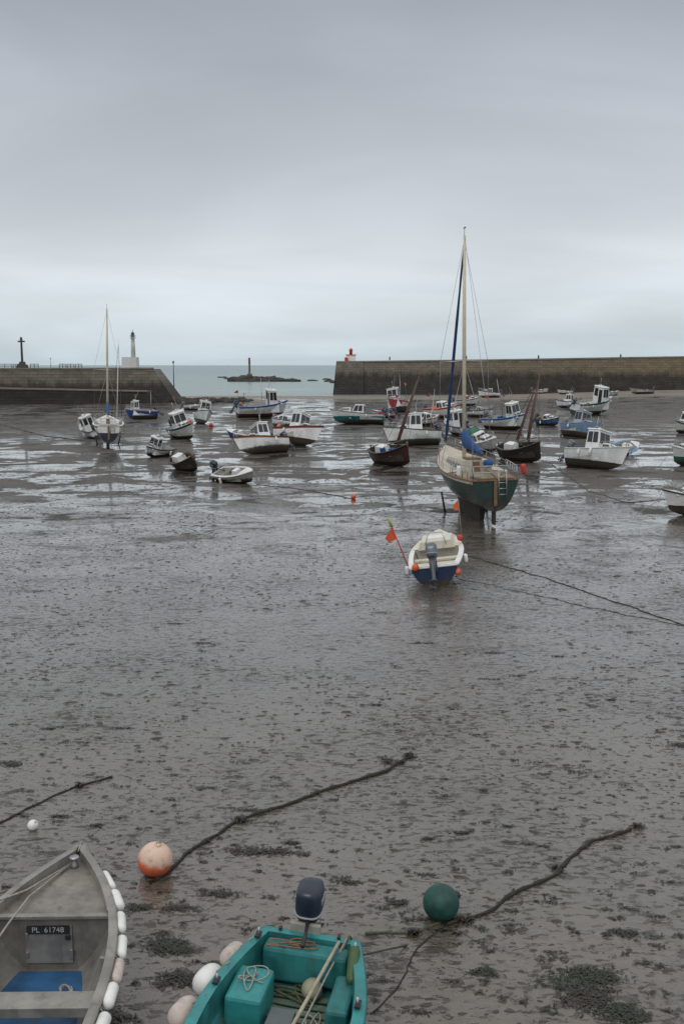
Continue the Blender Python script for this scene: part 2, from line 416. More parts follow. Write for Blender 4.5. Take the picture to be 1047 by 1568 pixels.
    if kind not in('wood',) :
        for sd in(1,-1):
            fender(f,(H.x(.3),sd*(H.b(.3)+.08),s0*.95),.3,.07,WHITE)
        f.tube([(H.x(.995),0,H.s1),(H.x(1.0)+.12,.0,H.s1*.6),(H.x(1)+1.2,.3,.03)],.015,ROPE,5)
    f.build('fittings',e)
    ext=(abs(L/2*math.sin(h))+abs(B/2*math.cos(h)))*ex
    k=1+ext/P.y
    place(e,P.x*k,P.y*k,head,heel*1.6,pitch)
    return e,H

WHT=(.74,.74,.72)
AB=(.04,.035,.04); AR=(.16,.035,.025); ABL=(.02,.05,.14); AG=(.02,.09,.07); ABR=(.05,.025,.02)
boat('motor_cabin_boat',143,672,50,122,-14,'wheel',WHT,AB,(.03,.04,.08),hk=1.1)
boat('motor_cabin_boat',217,643,46,215,6,'fwd',(.02,.05,.2),ABL,(.5,.5,.5),hk=1.15,extra=(('clutter',5),('pole',.2,.4,3.2,-.2,.1)))
boat('motor_cabin_boat',285,674,60,-58,11,'wheel',WHT,AG,(.02,.1,.1),hk=1.1,extra=(('buoy',.85,.2),('clutter',3)))
boat('motor_cabin_boat',309,650,38,-70,-8,'wheel',(.6,.62,.62),AB,hk=1.2)
boat('motor_cabin_boat',240,701,45,-115,-11,'fwd',(.66,.66,.62),(.02,.12,.22),(.1,.1,.1),hk=.95,motor=False)
boat('wooden_open_boat',290,724,68,-58,16,'wood',(.045,.04,.038),(.035,.028,.024),hk=1.05,motor=False,wlk=.2)
boat('dinghy',365,742,52,-42,14,'open',(.5,.5,.46),(.28,.27,.24),hk=.9,grow=1.0)
boat('fishing_boat',402,640,76,20,4,'fwd',(.62,.66,.68),AR,(.03,.12,.35),hk=1.05,extra=(('arch',.15),('clutter',8),('pole',.5,0,4.6,-.3,0),('buoy',.1,.6),('flag',.05,.3,3.2,RED)))
boat('motor_boat',372,676,46,155,-8,'open',(.03,.1,.3),AB,(.6,.6,.6),hk=1.1)
boat('motor_cabin_boat',402,698,84,218,16,'wheel',WHT,(.30,.28,.25),(.45,.16,.05),hk=1.0,extra=(('clutter',3),))
boat('motor_cabin_boat',455,684,80,-40,-13,'wheel',WHT,ABR,(.25,.05,.04),hk=1.15,extra=(('clutter',4),('buoy',.05,-.5)))
boat('motor_boat',430,655,40,140,8,'cruiser',WHT,AB,(.1,.1,.1),hk=1.1)
boat('cabin_cruiser',546,650,78,170,3,'cruiser',(.70,.71,.69),(.01,.15,.15),(.7,.71,.69),hk=.85,wlk=.75,extra=(('buoy',.06,.5,RED),))
boat('fishing_boat',611,632,44,-115,7,'fwd',(.32,.03,.03),AB,(.5,.5,.5),hk=1.2,motor=False,extra=(('clutter',7),('pole',.3,0,5.0,-.6,.3),('flag',.1,.5,3.8,ORANGE)))
boat('wooden_fishing_boat',603,716,76,-56,11,'wood',(.075,.025,.025),(.05,.02,.018),(.02,.02,.02),hk=1.25,motor=False,extra=(('clutter',4),('mast',.55,0,4.8,1.2,2.7,.06)))
boat('fishing_boat',630,684,86,200,8,'wheel',(.70,.71,.68),(.02,.16,.12),(.7,.7,.66),hk=1.05,extra=(('clutter',9),('arch',.12),('pole',.2,.6,4.2,-.6,.2),('flag',.03,-.6,3.2,ORANGE)))
boat('cabin_cruiser',680,642,57,-40,4,'cruiser',WHT,AR,(.4,.06,.05),hk=1.15,extra=(('flag',.05,.5,2.8,RED),('clutter',4)))
boat('motor_cabin_boat',741,694,58,-60,13,'cruiser',(.66,.66,.62),(.22,.2,.17),(.6,.6,.55),hk=1.05,extra=(('canvas',.3,mat('green_canvas',(.03,.14,.1),.7)),))
boat('fishing_boat',776,660,66,-45,6,'fwd',(.68,.7,.7),ABR,(.03,.16,.4),hk=1.15,extra=(('clutter',8),('arch',.1),('pole',.4,.2,4.8,-.4,.0),('flag',.04,.5,3.2,ORANGE)))
boat('wooden_fishing_boat',800,710,72,-56,11,'wood',(.04,.03,.03),(.09,.025,.02),(.03,.028,.026),hk=1.25,motor=False,extra=(('clutter',3),('mast',.62,0,4.6,.2,2.3,.06),('mast',.3,.1,4.0,.6,2.7,.045)))
boat('motor_boat',748,610,30,180,2,'cruiser',WHT,ABL,(.05,.1,.3),hk=1.1)
boat('motor_boat',714,622,38,15,2,'cruiser',WHT,AB,(.05,.1,.12),hk=1.1)
boat('motor_cabin_boat',905,636,72,30,6,'fwd',WHT,AG,(.02,.1,.09),hk=1.15,extra=(('clutter',4),))
boat('motor_cabin_boat',868,626,36,150,3,'wheel',WHT,ABL,(.05,.12,.35),hk=1.1)
boat('motor_cabin_boat',887,672,54,-62,-10,'wheel',(.16,.24,.36),(.12,.06,.05),(.2,.28,.4),hk=1.1,cab=(.35,.38,.42))
boat('motor_cabin_boat',912,722,86,-52,-9,'wheel',WHT,(.03,.035,.03),(.7,.7,.68),hk=1.1,extra=(('clutter',4),('fender',.5,-1),('buoy',.9,0,WHITE)),grow=1.2)
boat('sailing_dinghy',952,698,52,48,22,'open',(.08,.26,.5),(.3,.3,.28),(.08,.26,.5),hk=1.0,motor=False)
boat('dinghy',980,610,32,185,3,'open',(.32,.31,.28),AB,(.2,.2,.18),hk=.9)
boat('dinghy',935,611,22,5,3,'open',(.5,.5,.5),AB,(.02,.2,.2),hk=1.0)
boat('dinghy',864,608,20,175,3,'open',(.6,.6,.6),AB,hk=1.0)
boat('motor_cabin_boat',1044,664,50,225,-7,'wheel',WHT,AG,(.02,.1,.09),hk=1.1)
boat('motor_cabin_boat',1056,714,80,205,-5,'cruiser',WHT,(.02,.16,.12),(.7,.7,.68),hk=1.2,wlk=.7)
boat('cabin_cruiser',1074,792,110,178,0,'cruiser',WHT,(.035,.03,.03),(.72,.72,.7),hk=1.05,wlk=.6,motor=False)
boat('dinghy',298,628,28,10,3,'open',(.5,.5,.48),AB,hk=1.0)
boat('motor_boat',652,652,44,35,6,'cruiser',WHT,ABR,(.3,.05,.05),hk=1.1,extra=(('buoy',.1,.5,RED),))
boat('motor_cabin_boat',700,668,46,110,-6,'wheel',(.6,.6,.58),AB,(.05,.08,.12),hk=1.05)
boat('dinghy',826,606,22,0,3,'open',WHT,AB,hk=1.0)
boat('motor_boat',735,640,38,-30,-5,'cruiser',(.6,.62,.6),ABL,(.05,.1,.2),hk=1.1,extra=(('flag',.05,.5,2.8,ORANGE),))
boat('motor_boat',585,640,30,200,-5,'open',(.6,.62,.6),AR,(.3,.05,.05),hk=1.1,extra=(('flag',.05,.5,2.8,RED),('clutter',3)))
boat('motor_boat',840,652,34,-50,7,'cruiser',(.05,.16,.4),AB,(.1,.1,.12),hk=1.05,extra=(('clutter',3),))

# ---- deep-keeled yachts
def sailboat(name,L,B,s0,s1,mast_h,hullm,stripe,keelm,deckm,trim,sailc,kd=.62,jr=1.0):
    e=empty(name)
    H=Hull(L,B,s0,s1,ws=.74,bowp=2.0,kr=.35,rake=.11*L,n0=2.3,sag=.06)
    H.make(e,hullm,deckm,deckm,stripe,trim,td=.34,fl=s0-.5,wall=.14,rubr=.035,bands=2)
    k=Mb()
    def fin(x0,x1,z0,z1,w):
        k.prism([(x0+.25,-w*.6,z0),(x1-.2,-w*.6,z0),(x1-.2,w*.6,z0),(x0+.25,w*.6,z0)],[(x0,-w,z1),(x1,-w,z1),(x1,w,z1),(x0,w,z1)],keelm)
    fin(-L*.3,L*.16,-kd,.14,.14)
    k.prism([(-L*.5-.02,-.03,-kd*.8),(-L*.5+.35,-.03,-kd*.8),(-L*.5+.35,.03,-kd*.8),(-L*.5-.02,.03,-kd*.8)],[(-L*.5-.04,-.04,.45),(-L*.5+.3,-.04,.35),(-L*.5+.3,.04,.35),(-L*.5-.04,.04,.45)],keelm)
    k.build('keel_and_rudder',e)
    lg=Mb(); DW=mat('leg_wood',(.05,.04,.03),.7,0,.3,4,.3)
    for sd in(1,-1):
        lg.tube([(.04*L,sd*(H.b(.42)*.86),s0*.25),(.04*L,sd*(H.b(.42)*.72),-kd)],.045,DW,8)
        lg.box((.04*L,sd*(H.b(.42)*.72),-kd+.02),(.3,.22,.04),DW)
    lg.build('legs',e)
    c=Mb()
    cabin(c,H.x(.34),H.x(.74),B*.58,H.sh(.4)-.08,H.sh(.5)+.36,.75,.05,.14,deckm,nside=3,v0=.35,v1=.75)
    c.box((H.x(.42),0,H.sh(.5)+.4),(.7,.6,.06),trim)
    c.build('coachroof',e)
    rails(e,H,.0,.3,.5,r=.018,name='stern_rail',join=False)
    rails(e,H,.3,.985,.45,r=.01,name='guard_rail')
    t=Mb()
    x0=H.x(0)
    t.tube([(x0+.05,-H.b(0)+.06,s0+.5),(x0+.05,H.b(0)-.06,s0+.5)],.02,STEEL,6)
    t.tube([(x0+.05,-H.b(0)+.06,s0+.26),(x0+.05,H.b(0)-.06,s0+.26)],.014,STEEL,6)
    for yy in(-.42,-.12): t.tube([(x0-.05,yy,s0+.35),(x0-.1,yy,.5)],.018,STEEL,6)
    for i in range(4): t.tube([(x0-.06-.01*i,-.42,s0+.1-.22*i),(x0-.06-.01*i,-.12,s0+.1-.22*i)],.018,STEEL,6)
    t.box((x0-.05,0,s0*.5+.1),(.07,.12,s0*.8),WOOD)
    t.tube([(x0-.05,0,s0+.12),(x0+.9,.1,s0+.3)],.025,WOOD,6)
    t.box((x0+.02,.0,s0+.03),(.1,B*.6,.05),WOOD)
    for sd in(1,-1):
        t.box((x0+1.0,sd*B*.3,s0-.16),(1.8,.38,.06),WOOD)
        t.lathe([(.1,0),(.11,.05),(.06,.08),(.1,.14)],STEEL,(x0+1.7,sd*B*.4,s0+.02),10)
    t.build('stern_fittings',e)
    m=Mb(); mx=H.x(.58); mz=H.sh(.5)+.3; top=mast_h
    m.tube([(mx,0,mz),(mx,0,mz+(top-mz)*.6),(mx-.05,0,top)],[.085,.08,.055],mat('mast_paint',(.62,.56,.44),.4,0,.1,3,.2),10)
    m.build('mast',e)
    b=Mb()
    sp=mz+(top-mz)*.44
    b.tube([(mx,-1.0,sp),(mx,0,sp+.05),(mx,1.0,sp)],.022,STEEL,6)
    for sd in(1,-1):
        b.tube([(mx,0,top-.15),(mx,sd*1.0,sp),(mx-.1,sd*(H.b(.55)-.05),H.sh(.55))],.009,STEEL,4)
        b.tube([(mx,0,sp),(mx-.5,sd*(H.b(.5)-.05),H.sh(.5))],.008,STEEL,4)
    b.tube([(mx-.05,0,top-.02),(x0+.1,0,s0+.5)],.009,STEEL,4)
    b.tube([(mx,0,top),(mx-.05,0,top+.35)],.01,BLACK,4)
    b.box((mx-.05,0,top+.3),(.3,.02,.04),BLACK)
    b.build('rigging',e)
    j=Mb()
    a=Vector((H.x(.985),0,s1+.12)); bb=Vector((mx+.05,0,top-.35))
    n=14; j.tube([a+(bb-a)*(i/n) for i in range(n+1)],[.03]+[jr*(.075-.035*i/n)+R.uniform(-.01,.01) for i in range(1,n)]+[.015],sailc,8)
    j.build('furled_jib',e)
    q=Mb(); n=12; bl=.34*L
    q.tube([(mx-.08,0,mz+.55),(mx-bl-.1,0,mz+.4)],.045,WOOD,8)
    rings=[]
    for i in range(n+1):
        x=mx-.05-bl*i/n; w=.14*(1-.5*i/n)+.02*math.sin(i*2.1); hgt=.5*(1-i/n)**1.2+.16+.04*math.sin(i*1.7); z=mz+.48-.15*i/n
        rings.append([(x,w*math.cos(k/8*2*pi)*1.0,z+hgt*.5+hgt*.6*math.sin(k/8*2*pi)) for k in range(8)])
    q.loft(rings,BLUEC); q.build('boom_with_sail_cover',e)
    return e,H

gm=mat('green_hull',(.010,.034,.027),.25,0,.12,2,.2,wl=.50,anti=(.03,.032,.022),mud=.1)
e,H=sailboat('sailing_yacht',7.2,2.42,1.22,1.95,10.55,gm,CREAM,mat('keel_antifoul',(.035,.03,.024),.7,0,.3,5,.4,mud=-.2),mat('yacht_deck',(.5,.45,.36),.5,0,.15,4,.5),WOOD,mat('dark_blue_canvas',(.015,.05,.14),.8,0,.2,6,.1,bump=.3))
x=Mb()
x.capsule((H.x(.03),-1.15,1.75),(H.x(.03),-1.2,1.35),.1,RED,10); x.capsule((H.x(.1),1.2,1.7),(H.x(.1),1.2,1.3),.08,WHITE,10)
x.ell((H.x(.3),-.4,1.6),(.24,.2,.16),BLUEC)
x.box((H.x(.12),.5,1.1),(.5,.3,.3),GREYW); x.ell((H.x(.15),-.6,1.1),(.2,.2,.15),WOOD)
x.tube([(H.x(.05),.75,1.2),(H.x(.03),.8,3.2)],.015,GREYW,5)
x.build('deck_gear',e)
place(e,5.15,40.4,99,-1.0,0,.08)

wm=mat('white_sloop_hull',(.7,.7,.68),.3,0,.1,2,.3,wl=.75,anti=(.02,.03,.06),mud=.1)
e,H=sailboat('sailing_yacht',7.0,2.2,1.3,1.75,9.9,wm,mat('sloop_stripe',(.4,.05,.05),.4),mat('keel_antifoul',(.05,.04,.032),.7,0,.3,5,.4,mud=-.2),WHITE,WHITE,mat('furled_blue',(.02,.07,.2),.8),kd=.35)
P=survey(166,685); place(e,P.x*1.04,P.y*1.04,104,1.5,0,.05)
e,H=boat('sailing_dinghy',178,664,26,80,2,'sloop',(.6,.6,.6),AB,(.2,.2,.22),hk=1.0,motor=False,extra=(('mast',.55,0,8.0,0,0,.045,1),))

# ------------------------------------------------------------------ small blue runabout with outboard
e=empty('small_motorboat')
H=Hull(3.9,1.52,.62,.86,ws=.86,bowp=2.2,kr=.3,rake=.4,n0=2.6)
bh=mat('navy_hull',(.015,.035,.08),.3,0,.12,3,.25,wl=.22,anti=(.03,.035,.045),mud=.12)
H.make(e,bh,mat('liner_cream',(.45,.42,.36),.5,0,.2,3,.5),CREAM,mat('cream_band',(.62,.62,.58),.4),WHITE,td=.5,fl=.28,wall=.11,rubr=.03)
f=Mb()
f.box((H.x(.14),0,.5),(.5,1.2,.06),CREAM); f.box((H.x(.36),0,.48),(.25,1.3,.05),CREAM)
cabin(f,H.x(.46),H.x(.86),1.1,.7,.93,.55,0,.12,CREAM,win=False)
f.box((H.x(.6),0,.945),(.45,.5,.03),WHITE)
for t,s in((.1,1),(.3,-1)): fender(f,(H.x(t),s*(H.b(t)+.08),.6),.26,.065,WHITE)
f.ell((H.x(.0)-.06,.5,.64),(.1,.1,.11),ORANGE); f.ell((H.x(.55),-.70,.88),(.09,.09,.1),RED); f.ell((H.x(.02),-.62,.36),(.09,.09,.1),ORANGE)
f.tube([(H.x(.1),.72,.5),(H.x(.12),1.05,1.75)],.018,RED,6)
f.add([(H.x(.12),1.05,1.72),(H.x(.12),.98,1.38),(H.x(.14),1.2,1.30),(H.x(.14),1.3,1.42)],[(0,1,2,3)],ORANGE)
f.tube([(H.x(.12),1.05,1.75),(H.x(.12),1.12,2.0)],.04,mat('yellow_flag',(.4,.36,.08),.6),6)
f.tube([(H.x(.55),-.75,.7),(H.x(.6),-.78,2.0)],.015,GREYW,6)
f.add([(H.x(.6),-.78,1.98),(H.x(.6),-.77,1.68),(H.x(.62),-.62,1.66),(H.x(.62),-.6,1.8)],[(0,1,2,3)],ORANGE)
f.tube([(H.x(.45),.3,.85),(H.x(.5),.2,1.15),(H.x(.5),-.2,1.15),(H.x(.45),-.3,.85)],.018,STEEL,6)
f.build('fittings',e)
outboard(e,H.x(0)-.02,.0,.66,1.2,cow=mat('grey_cowling',(.12,.14,.17),.3,0,.1,3,.2),tilt=28)
P=survey(672,896); place(e,P.x+.2,P.y+1.9,82,-8,2,.06)

# ------------------------------------------------------------------ teal dinghy (foreground)
TEAL=mat('teal_gelcoat',(.030,.25,.25),.42,0,.3,3,.55,bump=.15)
TEALD=mat('teal_liner',(.024,.18,.18),.55,0,.4,4,.75,bump=.15)
e=empty('rowing_dinghy')
H=Hull(3.3,1.38,.56,.74,ws=.66,bowp=2.3,kr=.3,rake=.3,n0=2.8)
H.make(e,mat('teal_hull',(.028,.23,.23),.35,0,.25,3,.5,mud=.2),TEALD,TEAL,TEAL,TEAL,td=.9,fl=.14,wall=.07,rubr=.035,bands=1)
f=Mb()
f.box((H.x(.055),0,.36),(.2,.82,.34),TEALD)
f.box((H.x(.24),-.38,.32),(.5,.34,.36),TEAL)
f.box((H.x(.20),.44,.30),(.55,.2,.3),TEALD)
f.box((H.x(.56),.0,.40),(.3,1.2,.10),TEAL)
f.build('moulded_seats',e,bevel=.035)
f=Mb()
gb=mat('green_slats',(.12,.17,.12),.7,0,.35,8,.5,bump=.3)
for i in range(12): f.box((H.x(.13)+.11*i,.05,.175),(.07,.62,.02),gb,Matrix.Rotation(R.uniform(-.03,.03),3,'Z'))
for y in(-.2,.28): f.box((H.x(.36),y,.15),(1.35,.04,.02),gb)
f.box((H.x(.5),0,.475),(.2,1.22,.035),mat('thwart_wood',(.34,.31,.25),.65,0,.3,8,.4,bump=.3))
f.build('floor_slats_and_thwart',e,bevel=.005)
f=Mb()
oar=mat('oar_wood',(.40,.35,.26),.6,0,.25,8,.4,bump=.2)
f.tube([(H.x(.0)+.12,.30,.60),(H.x(.74),.0,.50)],.018,oar,8)
f.box((H.x(.70),-.0,.505),(.42,.12,.018),oar,Matrix.Rotation(-.13,3,'Z'))
f.build('oar',e,bevel=.006)
f=Mb()
f.capsule((H.x(.05)+.0,.46,.60),(H.x(.05)+.36,.50,.46),.055,mat('green_can',(.05,.10,.035),.45))
def squiggle(mb,c,sz,n,m,r=.008,z=.02,sd=1):
    rr=random.Random(sd); pts=[]
    ph=[rr.uniform(0,6) for _ in range(4)]
    for i in range(n):
        k=i/n*2*pi*3
        pts.append(Vector(c)+Vector((math.sin(k+ph[0])*sz[0]*(.6+.4*math.sin(k*.37+ph[1])),math.cos(k*1.21+ph[2])*sz[1]*(.6+.4*math.sin(k*.53+ph[3])),z*(1+math.sin(k*2.3)))))
    mb.tube(pts,r,m,5)
squiggle(f,(H.x(.22),-.38,.51),(.2,.14),90,ROPE,.006,.012,3)
squiggle(f,(H.x(.30),-.1,.20),(.3,.2),90,GROPE,.01,.015,5)
squiggle(f,(H.x(.06),-.1,.54),(.09,.28),70,mat('orange_cord',(.25,.13,.07),.8),.006,.015,8)
squiggle(f,(H.x(.30),.25,.21),(.35,.12),60,ROPE,.008,.02,12)
squiggle(f,(H.x(.14),.0,.21),(.15,.25),60,GROPE,.012,.02,14)
f.tube([(H.x(.0),.36,.58),(H.x(.12),.26,.45),(H.x(.3),.15,.3),(H.x(.5),.22,.52),(H.x(.75),.25,.4)],.010,ROPE,6)
f.tube([(H.x(0)-.9,.9,.05),(H.x(0)-.2,.5,.3),(H.x(0),.38,.6),(H.x(.08),.3,.45)],.01,GROPE,6)
for sd in(1,-1):
    for t in(.06,.3,.55): 
        f.tube([(H.x(t),sd*(H.b(t)-.04),.57),(H.x(t),sd*(H.b(t)-.04),.67)],.012,STEEL,6)
        f.box((H.x(t),sd*(H.b(t)-.035),.595+.1*t*t),(.1,.05,.02),BLACK)
for y in(-.3,.28): f.box((H.x(0)+.02,y,.585),(.05,.03,.02),BLACK)
f.box((H.x(.3),-.05,.26),(.3,.22,.14),mat('grey_crate',(.12,.14,.14),.6)); f.ell((H.x(.13),.12,.28),(.12,.1,.09),mat('bailer',(.3,.28,.2),.6),12,8)
f.build('ropes_and_gear',e)
f=Mb()
PINK=mat('aged_fender',(.55,.47,.42),.6,0,.2,8,.5,bump=.2)
for t,mm,r in((.08,PINK,.10),(.21,WHITE,.125),(.36,PINK,.115),(.5,WHITE,.12)):
    f.capsule((H.x(t)-.19,-(H.b(t)+.17),.32),(H.x(t)+.17,-(H.b(t)+.18),.42),r,mm,16)
    f.tube([(H.x(t),-(H.b(t)+.1),.48),(H.x(t),-(H.b(t)-.02),.6)],.008,ROPE,5)
f.build('fenders',e)
outboard(e,H.x(0)-.02,-.06,.53,.98,tilt=8,seg=28)
f=Mb(); f.box((H.x(0)-.02,-.06,.55),(.05,.3,.2),mat('transom_pad',(.3,.28,.24),.6)); f.build('motor_pad',e,bevel=.01)
hd=-101.0
d=Vector((math.cos(math.radians(hd)),math.sin(math.radians(hd))))
place(e,-.33+d.x*1.65,8.98+d.y*1.65,hd,-3,0,.03)

# ------------------------------------------------------------------ grey aluminium skiff (foreground, left)
AL=mat('weathered_aluminium',(.31,.295,.265),.45,.45,.3,3,.7,bump=.2)
ALD=mat('dull_aluminium_liner',(.22,.205,.18),.55,.3,.35,3,.8,bump=.2)
e=empty('aluminium_skiff')
H=Hull(4.2,1.56,.70,.80,ws=.82,bowp=2.3,kr=.3,rake=.35,n0=3.0,bmin=.05)
H.make(e,AL,ALD,mat('scuffed_foredeck',(.25,.235,.205),.5,.35,.4,3,.85,bump=.25),AL,AL,td=.70,fl=.12,wall=.06,drop=.10,camber=.0,rubr=.022,bands=1)
f=Mb()
xb=H.x(.70)
f.box((xb-.012,0.02,.40),(.02,.46,.40),AL)
f.box((xb-.03,-.17,.48),(.02,.05,.05),BLACK); f.box((xb-.028,-.2,.30),(.02,.03,.1),STEEL); f.box((xb-.028,.23,.5),(.02,.03,.06),STEEL); f.box((xb-.028,.23,.3),(.02,.03,.06),STEEL)
f.box((H.x(.45),0,.50),(.24,1.42,.03),AL); f.box((H.x(.45)-.11,0,.46),(.02,1.42,.08),AL)
f.box((H.x(.2),0,.50),(.3,1.36,.03),AL)
f.box((xb-.02,0,.70),(.06,1.34,.03),AL)
for sd in(1,-1):
    for t in(.3,.55): f.box((H.x(t),sd*(H.b(t)-.1),.4),(.04,.05,.5),AL)
f.build('hatch_and_thwarts',e,bevel=.006)
f=Mb(); bf=mat('blue_floor',(.02,.09,.21),.6,0,.5,3,.9)
f.box((H.x(.57),0,.135),(.95,1.2,.03),bf); f.box((H.x(.32),0,.135),(.8,1.2,.03),bf); f.build('floor_mat',e)
f=Mb(); f.box((xb-.026,.02,.56),(.012,.42,.085),BLACK); f.build('number_plate',e)
cu=D.curves.new('plate_text','FONT'); cu.body='PL  61748'; cu.size=.078; cu.extrude=.001; cu.align_x='CENTER'; cu.align_y='CENTER'
to=D.objects.new('plate_text',cu); COL.objects.link(to); to.parent=e
to.matrix_local=Matrix.Translation((xb-.034,.02,.56))@Matrix(((0,0,-1,0),(-1,0,0,0),(0,1,0,0),(0,0,0,1)))
cu.materials.append(mat('plate_lettering',(.4,.4,.38),.6))
f=Mb()
for side,ts in((-1,[.06+.088*i for i in range(10)]),(1,[.1,.3,.5,.7])):
    for t in ts:
        q=R.uniform(.030,.040)
        p=[Vector((H.x(t+k),side*(H.b(t+k)+.05+R.uniform(0,.02)),H.sh(t)-.09+R.uniform(-.03,.03))) for k in(-q,q)]
        f.capsule(p[0],p[1],R.uniform(.052,.064),R.choice([WHITE,PINK,WHITE]),12)
        f.tube([p[1],Vector((H.x(t+.04),side*(H.b(t+.04)-.01),H.sh(t)+.01)),Vector((H.x(t+.05),side*(H.b(t+.05)+.05),H.sh(t)-.08))],.007,ROPE,5)
f.build('fenders',e)
f=Mb()
f.tube([(H.x(.93),0.05,.72),(H.x(.8),.35,.73),(H.x(.72),.55,.80),(H.x(.6),.8,.76),(H.x(.4),1.2,.3)],.010,ROPE,6)
f.tube([(H.x(.93),0.05,.72),(H.x(.78),.3,.71),(H.x(.66),.35,.72),(H.x(.5),.55,.5),(H.x(.3),.3,.56)],.010,ROPE,6)
f.lathe([(.045,0),(.04,.03),(.03,.06),(.03,.09),(.05,.1),(.05,.115)],STEEL,(H.x(.93),0,.69))
f.tube([(H.x(.93),-.05,.79),(H.x(.93),.05,.79)],.014,STEEL,6)
f.tube([(H.x(.97),0,.78),(H.x(1)+.03,.0,.82),(H.x(1)+.06,0,.5),(H.x(1)+.5,.3,.03),(H.x(1)+1.3,.6,.02)],.010,ROPE,6)
squiggle(f,(H.x(.56),-.3,.2),(.25,.15),80,ROPE,.01,.02,21)
f.build('ropes_and_bollard',e)
place(e,-2.84,10.33-2.1,91,0,0,.03)

# ------------------------------------------------------------------ buoys
def buoy(u,v,r,m,m2=None,name='mooring_buoy'):
    P=survey(u,v); e=empty(name); mb=Mb()
    prof=[]
    n=16
    for i in range(n+1):
        t=-pi/2+pi*i/n; prof.append((max(r*math.cos(t),.012),r*math.sin(t)))
    mb.lathe(prof,m,(0,0,0),28)
    mb.build('hull_sphere',e)
    k=Mb(); k.lathe([(.22*r,r*.96),(.2*r,r*1.04),(.12*r,r*1.1),(.1*r,r*1.12)],m2 or m,(0,0,0),12)
    k.tube([(-.12*r,0,r*1.05),(-.1*r,0,r*1.22),(.1*r,0,r*1.22),(.12*r,0,r*1.05)],.03*r+.004,STEEL,6)
    k.build('eye',e)
    e.location=(P.x,P.y+r*.5,r*.86); e.rotation_euler=(math.radians(R.uniform(-35,35)),math.radians(R.uniform(-40,40)),R.random()*6)
    return e
m,nt,b=newmat('sun_bleached_buoy'); tc=nd(nt,'ShaderNodeTexCoord').outputs['Object']
sp=nd(nt,'ShaderNodeSeparateXYZ'); nt.links.new(tc,sp.inputs[0])
zz=mth(nt,'ADD',sp.outputs[2],mth(nt,'MULTIPLY',noi(nt,tc,9,5),.14))
c=mixc(nt,mrange(nt,zz,.05,.13),(.70,.13,.05),(.70,.50,.38)); c=mixc(nt,mrange(nt,noi(nt,tc,14,6),.5,.75,0,.5),c,(.25,.14,.08)); c=mixc(nt,mrange(nt,zz,-.1,-.02,.8,0),c,(.12,.05,.03))
nt.links.new(c,b.inputs['Base Color']); b.inputs['Roughness'].default_value=.5
e=buoy(236,1344,.205,m); e.rotation_euler=(math.radians(12),math.radians(8),.5)
e=buoy(676,1412,.2,mat('green_buoy',(.010,.07,.058),.55,0,.5,5,.75,bump=.3),BLACK); e.rotation_euler=(0,math.radians(70),.2)
for u,v,r,mm in((541,764,.12,ORANGE),(323,654,.22,RED),(50,1272,.07,WHITE)):
    buoy(u,v,r,mm)

# ------------------------------------------------------------------ chains / ropes on the mud
def groundline(name,pts,r,m,jit=.02,weed=0,wm=None):
    W=[survey(u,v) for u,v in pts]; out=[];rad=[]
    for i in range(len(W)-1):
        n=max(3,int((W[i+1]-W[i]).length/.10))
        for k in range(n):
            p=W[i].lerp(W[i+1],k/n)
            q=p+Vector((noise.noise(p*1.3)*.14+R.uniform(-jit,jit),noise.noise(p*1.1+Vector((9,0,0)))*.14+R.uniform(-jit,jit),0)); q.z=r*.5
            out.append(q); rad.append(r*(1+.5*noise.noise(p*5)+R.uniform(-.3,.4)))
    mb=Mb(); mb.tube(out,rad,m,6); mb.build(name); return out
CHAINS=[]
CHAINS.append(groundline('mooring_chain',[(238,1352),(290,1305),(372,1258),(480,1216),(590,1180),(630,1158)],.022,BLKROPE,.012))
CHAINS.append(groundline('mooring_chain',[(684,1418),(740,1398),(790,1372),(850,1332),(915,1292),(972,1266)],.022,BLKROPE,.012))
CHAINS.append(groundline('mooring_chain',[(-30,1280),(40,1238),(110,1206),(180,1186)],.014,BLKROPE,.012))
groundline('mooring_rope',[(552,1432),(600,1430),(640,1428),(700,1405)],.013,GROPE,.004)
groundline('mooring_rope',[(700,1405),(650,1450),(600,1510),(560,1560)],.008,BLKROPE,.01)
groundline('mooring_rope',[(716,852),(790,872),(880,900),(1060,962)],.012,BLKROPE)
groundline('mooring_rope',[(700,885),(790,905),(900,930),(1060,962)],.006,BLKROPE)
groundline('mooring_rope',[(392,742),(450,748),(520,760),(541,764)],.015,BLKROPE)
groundline('mooring_rope',[(840,708),(900,752),(960,770),(1060,760)],.014,BLKROPE)
groundline('mooring_rope',[(0,650),(70,668),(130,675)],.03,BLKROPE)

